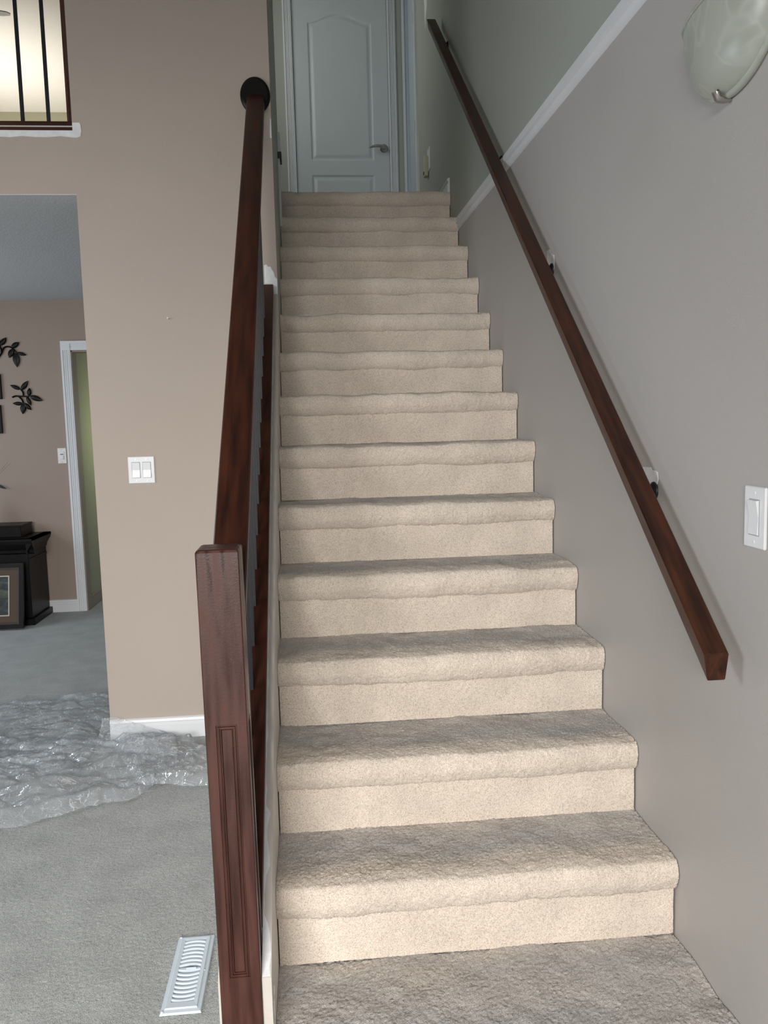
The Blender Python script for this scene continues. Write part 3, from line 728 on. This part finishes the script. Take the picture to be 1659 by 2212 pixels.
mxx = N('ShaderNodeMath'); mxx.operation = 'MAXIMUM'; L(ca.outputs[0], mxx.inputs[0]); L(cb_.outputs[0], mxx.inputs[1])
fm = N('ShaderNodeMath'); fm.operation = 'MULTIPLY_ADD'; fm.inputs[1].default_value = .6; fm.inputs[2].default_value = .16; L(mxx.outputs[0], fm.inputs[0])
fr = N('ShaderNodeFresnel'); fr.inputs['IOR'].default_value = 1.12
fg = N('ShaderNodeMath'); fg.operation = 'MULTIPLY_ADD'; fg.inputs[1].default_value = .5; L(mxx.outputs[0], fg.inputs[0]); L(fr.outputs[0], fg.inputs[2])
L(tr.outputs[0], m1.inputs[1]); L(df.outputs[0], m1.inputs[2]); L(fm.outputs[0], m1.inputs[0])
L(fg.outputs[0], m2_.inputs[0]); L(m1.outputs[0], m2_.inputs[1]); L(gl.outputs[0], m2_.inputs[2]); L(m2_.outputs[0], out.inputs[0])
def ridged(X, Y, s):
    h = 0; a_ = 1
    for o_ in range(5):
        wx = X+.12*vnoise(X*6, Y*6, s+50); wy = Y+.12*vnoise(X*6+9, Y*6+4, s+60)
        h = h+a_*(1-abs(2*vnoise(wx*4*2**o_+o_*17, wy*4*2**o_+o_*31, s+o_)-1))**1.5; a_ *= .55
    return h/2
def crumple(X, Y, s, n=80):
    """faceted folds: distance field between scattered peaks"""
    r = np.random.default_rng(s); lo = (X.min(), Y.min()); hi = (X.max(), Y.max())
    Hh = np.zeros_like(X)
    for cnt, amp in ((n, 1.), (n*5, .42)):
        px = r.uniform(lo[0], hi[0], cnt); py_ = r.uniform(lo[1], hi[1], cnt); ph = r.uniform(0, 1, cnt)
        wx = X+.03*vnoise(X*9, Y*9, s+2); wy = Y+.03*vnoise(X*9, Y*9, s+3)
        d1 = np.full(X.shape, 9.); d2 = np.full(X.shape, 9.); h1 = np.zeros_like(X)
        for a, b, c in zip(px, py_, ph):
            d = np.hypot((wx-a)*1., (wy-b)*1.5)+.02*c
            m = d < d1; d2 = np.where(m, d1, np.minimum(d2, d)); h1 = np.where(m, c, h1); d1 = np.where(m, d, d1)
        sp = 1/math.sqrt(cnt)
        Hh += amp*((d2-d1)/(sp*1.6)*.6+.25*h1*np.clip((d2-d1)/sp*3, 0, 1))
    return np.clip(Hh, 0, 1.6)
def sheet(front, back, s, amp, zoff, nx=210, ny=170):
    """front/back: polylines in floor coordinates, same parameter"""
    f_ = np.array(front); b_ = np.array(back)
    def res(p, n):
        d = np.r_[0, np.cumsum(np.linalg.norm(np.diff(p, axis=0), axis=1))]; t_ = np.linspace(0, d[-1], n)
        return np.stack([np.interp(t_, d, p[:, 0]), np.interp(t_, d, p[:, 1])], -1)
    F = res(f_, nx); B = res(b_, nx); t_ = np.linspace(0, 1, ny)[None, :, None]
    jag = lambda q_, sd: .030*(vnoise(q_*11+sd, q_*5+sd, 31+sd)-.5)+.016*(vnoise(q_*31+sd, q_*17, 33+sd)-.5)
    F = F+np.stack([jag(F[:, 0], s), jag(F[:, 0]+F[:, 1], s+1)], -1)
    XY = F[:, None]*(1-t_)+B[:, None]*t_
    X, Y = XY[..., 0], XY[..., 1]
    edge_ = np.minimum(1, np.minimum(t_[..., 0], 1-t_[..., 0])*16)*np.ones_like(X)
    u_ = np.linspace(0, 1, nx)[:, None]; edge_ = edge_*np.minimum(1, np.minimum(u_*12+.2, (1-u_)*12+.15))
    Hh = ridged(X+s, Y, s)
    Hh = .55*Hh+.75*crumple(X, Y, s+5)
    Z = FL+.003+zoff*edge_+amp*.8*Hh*(.22+.78*edge_)
    Xo = X+.02*(vnoise(X*14, Y*14, s+7)-.5)*edge_; Yo = Y+.02*(vnoise(X*14+5, Y*14, s+8)-.5)*edge_
    return Xo, Yo, Z
ps = thing('plastic_sheet', (-.9, 1.5, FL), 'crumpled clear plastic sheet lying on the carpet around the wall end', 'sheet')
A = sheet([(-2.3, .90), (-1.3, 1.0), (-1.016, 1.03), (-.934, 1.07), (-.767, 1.16), (-.60, 1.23), (-.53, 1.34), (-.50, 1.45)],
          [(-2.3, 1.80), (-1.6, 1.80), (-1.2, 1.82), (-.9, 1.80), (-.7, 1.80), (-.52, 1.74), (-.48, 1.60), (-.48, 1.50)], 3, .075, .012)
fast_grid('sheet_fold', np.stack(A, -1), pm, ps, (-.9, 1.5, FL))
A = sheet([(-.60, 1.33), (-.50, 1.34), (-.42, 1.29), (-.36, 1.285), (-.30, 1.29)],
          [(-.83, 1.82), (-.62, 1.825), (-.48, 1.80), (-.40, 1.66), (-.30, 1.50)], 11, .08, .015, 150, 130)
fast_grid('sheet_fold', np.stack(A, -1), pm, ps, (-.9, 1.5, FL))
A = sheet([(-2.6, 1.5), (-1.5, 1.50), (-1.1, 1.50), (-.87, 1.50)], [(-2.6, 2.40), (-1.55, 2.42), (-1.2, 2.46), (-.86, 2.55)], 23, .06, .008, 200, 170)
fast_grid('sheet_fold', np.stack(A, -1), pm, ps, (-.9, 1.5, FL))
# bunch against the wall
xs = np.linspace(-.86, -.55, 90); ts = np.linspace(0, 1, 50); X, T_ = np.meshgrid(xs, ts, indexing='ij')
Hx = .105*np.clip(1-(X+.80)/.26, 0, 1)**.8
Y = YW-.02-.16*(1-T_)**1.3-.012*vnoise(X*30, T_*9, 5); Z = FL+.004+Hx*T_+.02*ridged(X*2, T_*.5, 9)*(1-T_*.5)
fast_grid('sheet_fold', np.stack([X, Y, Z], -1), pm, ps, (-.9, 1.5, FL))

# ================================================================== LIVING ROOM FAR OBJECTS
cb = thing('mantel_cabinet', (-2.45, 4.43, FL), 'black fireplace mantel cabinet against the far living room wall', 'cabinet')
cx1 = -1.965; cx0 = -2.95
MB().box(cx0, cx1, 4.27, 4.665, FL+.05, .455, b=.003).build('body', BLACKW, cb)
MB().box(cx0-.02, cx1+.022, 4.245, 4.665, FL+.001, FL+.05, b=.004).build('plinth', BLACKW, cb)
cr_ = [(0, .40), (.008, .41), (.010, .43), (.022, .45), (.040, .478), (.046, .50), (.046, .515), (0, .515)]
mb = MB(); v = []; 
for y, e_ in ((4.665, 0), (4.27, 1)):
    pass
mb.prism([(cx1+a_, b_) for a_, b_ in cr_], 'y', 4.23, 4.665); mb.prism([(4.27-a_, b_) for a_, b_ in cr_], 'x', cx0-.03, cx1+.046)
mb.box(cx0-.03, cx1+.046, 4.225, 4.665, .500, .515)
mb.build('crown_moulding', BLACKW, cb)
MB().box(cx1, cx1+.006, 4.27, 4.66, .345, .362).build('side_bead', BLACKW, cb)
MB().box(cx0+.05, cx1-.04, 4.262, 4.27, FL+.09, .33, b=.002).build('front_panel', BLACKW, cb)
bx = thing('storage_box', (-2.4, 4.45, .516), 'long flat black box on top of the mantel cabinet', 'box')
MB().box(-2.80, -2.035, 4.36, 4.60, .516, .600, b=.003).build('box_body', BLACKW, bx)
MB().box(-2.803, -2.032, 4.357, 4.603, .590, .604, b=.002).build('lid', BLACKW, bx)
# framed painting leaning on the cabinet
pt = thing('framed_painting', (-2.4, 4.14, FL), 'dark landscape painting with brown mat leaning on the black cabinet', 'painting')
px0, px1, pz0, pz1 = -2.80, -1.985, FL+.012, .345
def py(z): return 4.135+(z-pz0)*.20
def ringbox(x0, x1, z0, z1, w_, yo, th, nm, m):
    mb = MB()
    for (a0, a1, c0, c1) in ((x0, x1, z0, z0+w_), (x0, x1, z1-w_, z1), (x0, x0+w_, z0+w_, z1-w_), (x1-w_, x1, z0+w_, z1-w_)):
        v = [(x, py(z)+d_, z) for d_ in (yo, yo+th) for x, z in ((a0, c0), (a1, c0), (a1, c1), (a0, c1))]
        mb.add(v, [(0, 1, 2, 3), (7, 6, 5, 4), (0, 4, 5, 1), (1, 5, 6, 2), (2, 6, 7, 3), (3, 7, 4, 0)])
    return mb.build(nm, m, pt)
ringbox(px0, px1, pz0, pz1, .030, -.02, .025, 'frame', BLACKW)
ringbox(px0+.03, px1-.03, pz0+.03, pz1-.03, .012, -.012, .01, 'inner_frame', mat('dark_brown_bead', (.03, .022, .02), .4))
ringbox(px0+.042, px1-.042, pz0+.042, pz1-.042, .058, -.006, .008, 'mat_board', mat('brown_mat_board', (.085, .055, .040), .8))
ringbox(px0+.100, px1-.100, pz0+.088, pz1-.088, .008, -.009, .01, 'silver_fillet', mat('silver_fillet', (.42, .42, .38), .4, metal=.4))
am = bpy.data.materials.new('dark_landscape_paint'); am.use_nodes = True; nt = am.node_tree; b = nt.nodes['Principled BSDF']; b.inputs['Roughness'].default_value = .35
tc = nt.nodes.new('ShaderNodeTexCoord'); mp = nt.nodes.new('ShaderNodeMapping'); mp.inputs['Scale'].default_value = (1, 1, 2.2); nn = nt.nodes.new('ShaderNodeTexNoise'); nn.inputs['Scale'].default_value = 9; nn.inputs['Detail'].default_value = 8; nn.inputs['Distortion'].default_value = 1
cr = nt.nodes.new('ShaderNodeValToRGB'); e = cr.color_ramp.elements; e[0].position = .35; e[0].color = (.006, .010, .014, 1); e[1].position = .72; e[1].color = (.10, .12, .06, 1)
q = e.new(.52); q.color = (.02, .035, .038, 1)
nt.links.new(tc.outputs['Object'], mp.inputs[0]); nt.links.new(mp.outputs[0], nn.inputs['Vector']); nt.links.new(nn.outputs['Fac'], cr.inputs[0]); nt.links.new(cr.outputs[0], b.inputs['Base Color'])
v = [(x, py(z)+.001, z) for x, z in ((px0+.1, pz0+.088), (px1-.1, pz0+.088), (px1-.1, pz1-.088), (px0+.1, pz1-.088))]+[(x, py(z)+.004, z) for x, z in ((px0+.1, pz0+.088), (px1-.1, pz0+.088), (px1-.1, pz1-.088), (px0+.1, pz1-.088))]
mesh('canvas', v, [(0, 1, 2, 3), (7, 6, 5, 4), (0, 4, 5, 1), (1, 5, 6, 2), (2, 6, 7, 3), (3, 7, 4, 0)], am, pt)

# black metal leaf sprays on the far wall; coordinates on the wall: x = -2.19 + u*UX, z = 1.97 - v*UZ with u,v in picture-plane centimetres
LX = lambda u, v_: (-2.207+u*.003443+(v_-744)*.00028, 1.9555-(v_-744)*.00354-u*.0002)
def leafpoly(b_, t_, w_):
    b_ = Vector(b_); t_ = Vector(t_); d = t_-b_; l = d.length; d.normalize(); n_ = Vector((-d.y, d.x)); out_ = []
    ks = [0, .12, .3, .5, .7, .85, 1]; ws = [.12, .62, .95, 1, .78, .42, .0]
    for k, q_ in zip(ks, ws): out_.append(b_+d*l*k+n_*w_*q_)
    for k, q_ in list(zip(ks, ws))[-2::-1]: out_.append(b_+d*l*k-n_*w_*q_)
    return out_
def spray(label, leaves, stems, loc):
    t = thing('metal_leaf_spray', (*LX(*loc)[:1], YF-.006, LX(*loc)[1]), label, 'wall decor', 'black metal leaf sprays on the far wall')
    for s_ in stems:
        pts = [(LX(*p)[0], YF-.010, LX(*p)[1]) for p in s_]
        # smooth
        pp = []
        for i in range(len(pts)-1):
            for k in range(4):
                q_ = k/4; p0 = pts[max(i-1, 0)]; p1 = pts[i]; p2 = pts[i+1]; p3 = pts[min(i+2, len(pts)-1)]
                pp.append(tuple(.5*((2*b1)+(-a1+c1)*q_+(2*a1-5*b1+4*c1-d1)*q_*q_+(-a1+3*b1-3*c1+d1)*q_**3) for a1, b1, c1, d1 in zip(p0, p1, p2, p3)))
        pp.append(pts[-1])
        auto(MB().tube(pp, .0065, 6).build('stem', BLACKW, t), 60)
    for b_, t_, w_ in leaves:
        pl = leafpoly(LX(*b_), LX(*t_), w_*.0036); n = len(pl); c = sum(pl, Vector((0, 0)))/n
        v = [(p.x, YF-.006, p.y) for p in pl]+[(p.x, YF-.012, p.y) for p in pl]+[(c.x+(p.x-c.x)*.6, YF-.017, c.y+(p.y-c.y)*.6) for p in pl]
        auto(MB().add(v, [tuple(range(n))[::-1], tuple(range(2*n, 3*n))]+[(i, (i+1) % n, n+(i+1) % n, n+i) for i in range(n)]+[(n+i, n+(i+1) % n, 2*n+(i+1) % n, 2*n+i) for i in range(n)]).build('leaf', BLACKW, t), 60)
spray('upper black metal leaf spray on the far wall', [((4, 745), (19, 728), 5), ((27, 749), (45, 737), 5.2), ((29.5, 752), (18, 771.5), 6), ((34, 760), (32.5, 791), 7.2), ((37, 760), (56.5, 764), 3.6), ((-4, 752), (3, 732), 6)],
      [[(-8, 775), (3, 763), (10, 751), (19, 747.5), (28, 750), (34, 757), (38, 761)], [(-2, 742), (4, 752), (3, 763)]], (15, 750))
spray('lower black metal leaf spray on the far wall', [((32, 838), (11, 829.5), 4), ((34, 839), (51, 819), 5), ((48, 852), (52, 834), 4.5), ((50, 852), (77, 861), 5.6), ((43, 854), (50, 872), 4), ((32, 869), (10.5, 869), 4), ((34, 869), (29, 891.5), 6), ((35, 868), (49, 882), 4.6)],
      [[(12, 856), (19, 853), (28, 853), (48, 853)], [(36, 853), (37, 845), (33, 838)], [(25, 853), (32, 860), (34, 869)]], (30, 855))
# dark picture frames, right edges just in view
for i, (za, zb_, xr) in enumerate(((1.545, 1.735, -2.208), (1.285, 1.500, -2.222))):
    t = thing('picture_frame', (xr-.12, YF, za), ('upper' if i == 0 else 'lower')+' dark picture frame at the left edge of the photo', 'picture', 'dark frames on the far wall')
    MB().box(xr-.24, xr, YF-.022, YF-.002, za, zb_, b=.003).build('frame', BLACKW, t)
    MB().box(xr-.22, xr-.02, YF-.024, YF-.022, za+.02, zb_-.02).build('picture', am, t)
# dry twigs in a vase on the cabinet (mostly beyond the frame)
vs = thing('dried_branches', (-2.36, 4.45, .604), 'dark leafy twig rising above the black cabinet', 'plant')
auto(MB().disc((-2.36, 4.48, .604), (0, 0, 1), [(.035, 0), (.05, .05), (.045, .12), (.025, .17), (.03, .19)], 24).build('vase', BLACKW, vs), 40)
auto(MB().tube([(-2.36, 4.48, .75), (-2.33, 4.50, .85), (-2.27, 4.52, .90), (-2.235, 4.53, .905)], .0025, 6).build('twig', BLACKM, vs), 60)
pl = leafpoly((-2.255, .905), (-2.175, .865), .011); n = len(pl)
v = [(p.x, 4.53, p.y) for p in pl]+[(p.x, 4.527, p.y) for p in pl]
MB().add(v, [tuple(range(n))[::-1], tuple(range(n, 2*n))]+[(i, (i+1) % n, n+(i+1) % n, n+i) for i in range(n)]).build('leaf', BLACKM, vs)
tw = MB()
rr = random.Random(4)
for k in range(9):
    a_ = rr.uniform(-.3, .9); l_ = rr.uniform(.12, .3)
    tw.tube([(-2.36, 4.5, .78), (-2.36+l_*.5*math.sin(a_), 4.52, .78+l_*.6), (-2.36+l_*math.sin(a_)*1.2, 4.54, .80+l_)], [.0012, .001, .0006], 4)
tw.build('fine_twigs', mat('grey_brown_twig', (.10, .075, .06), .8), vs)
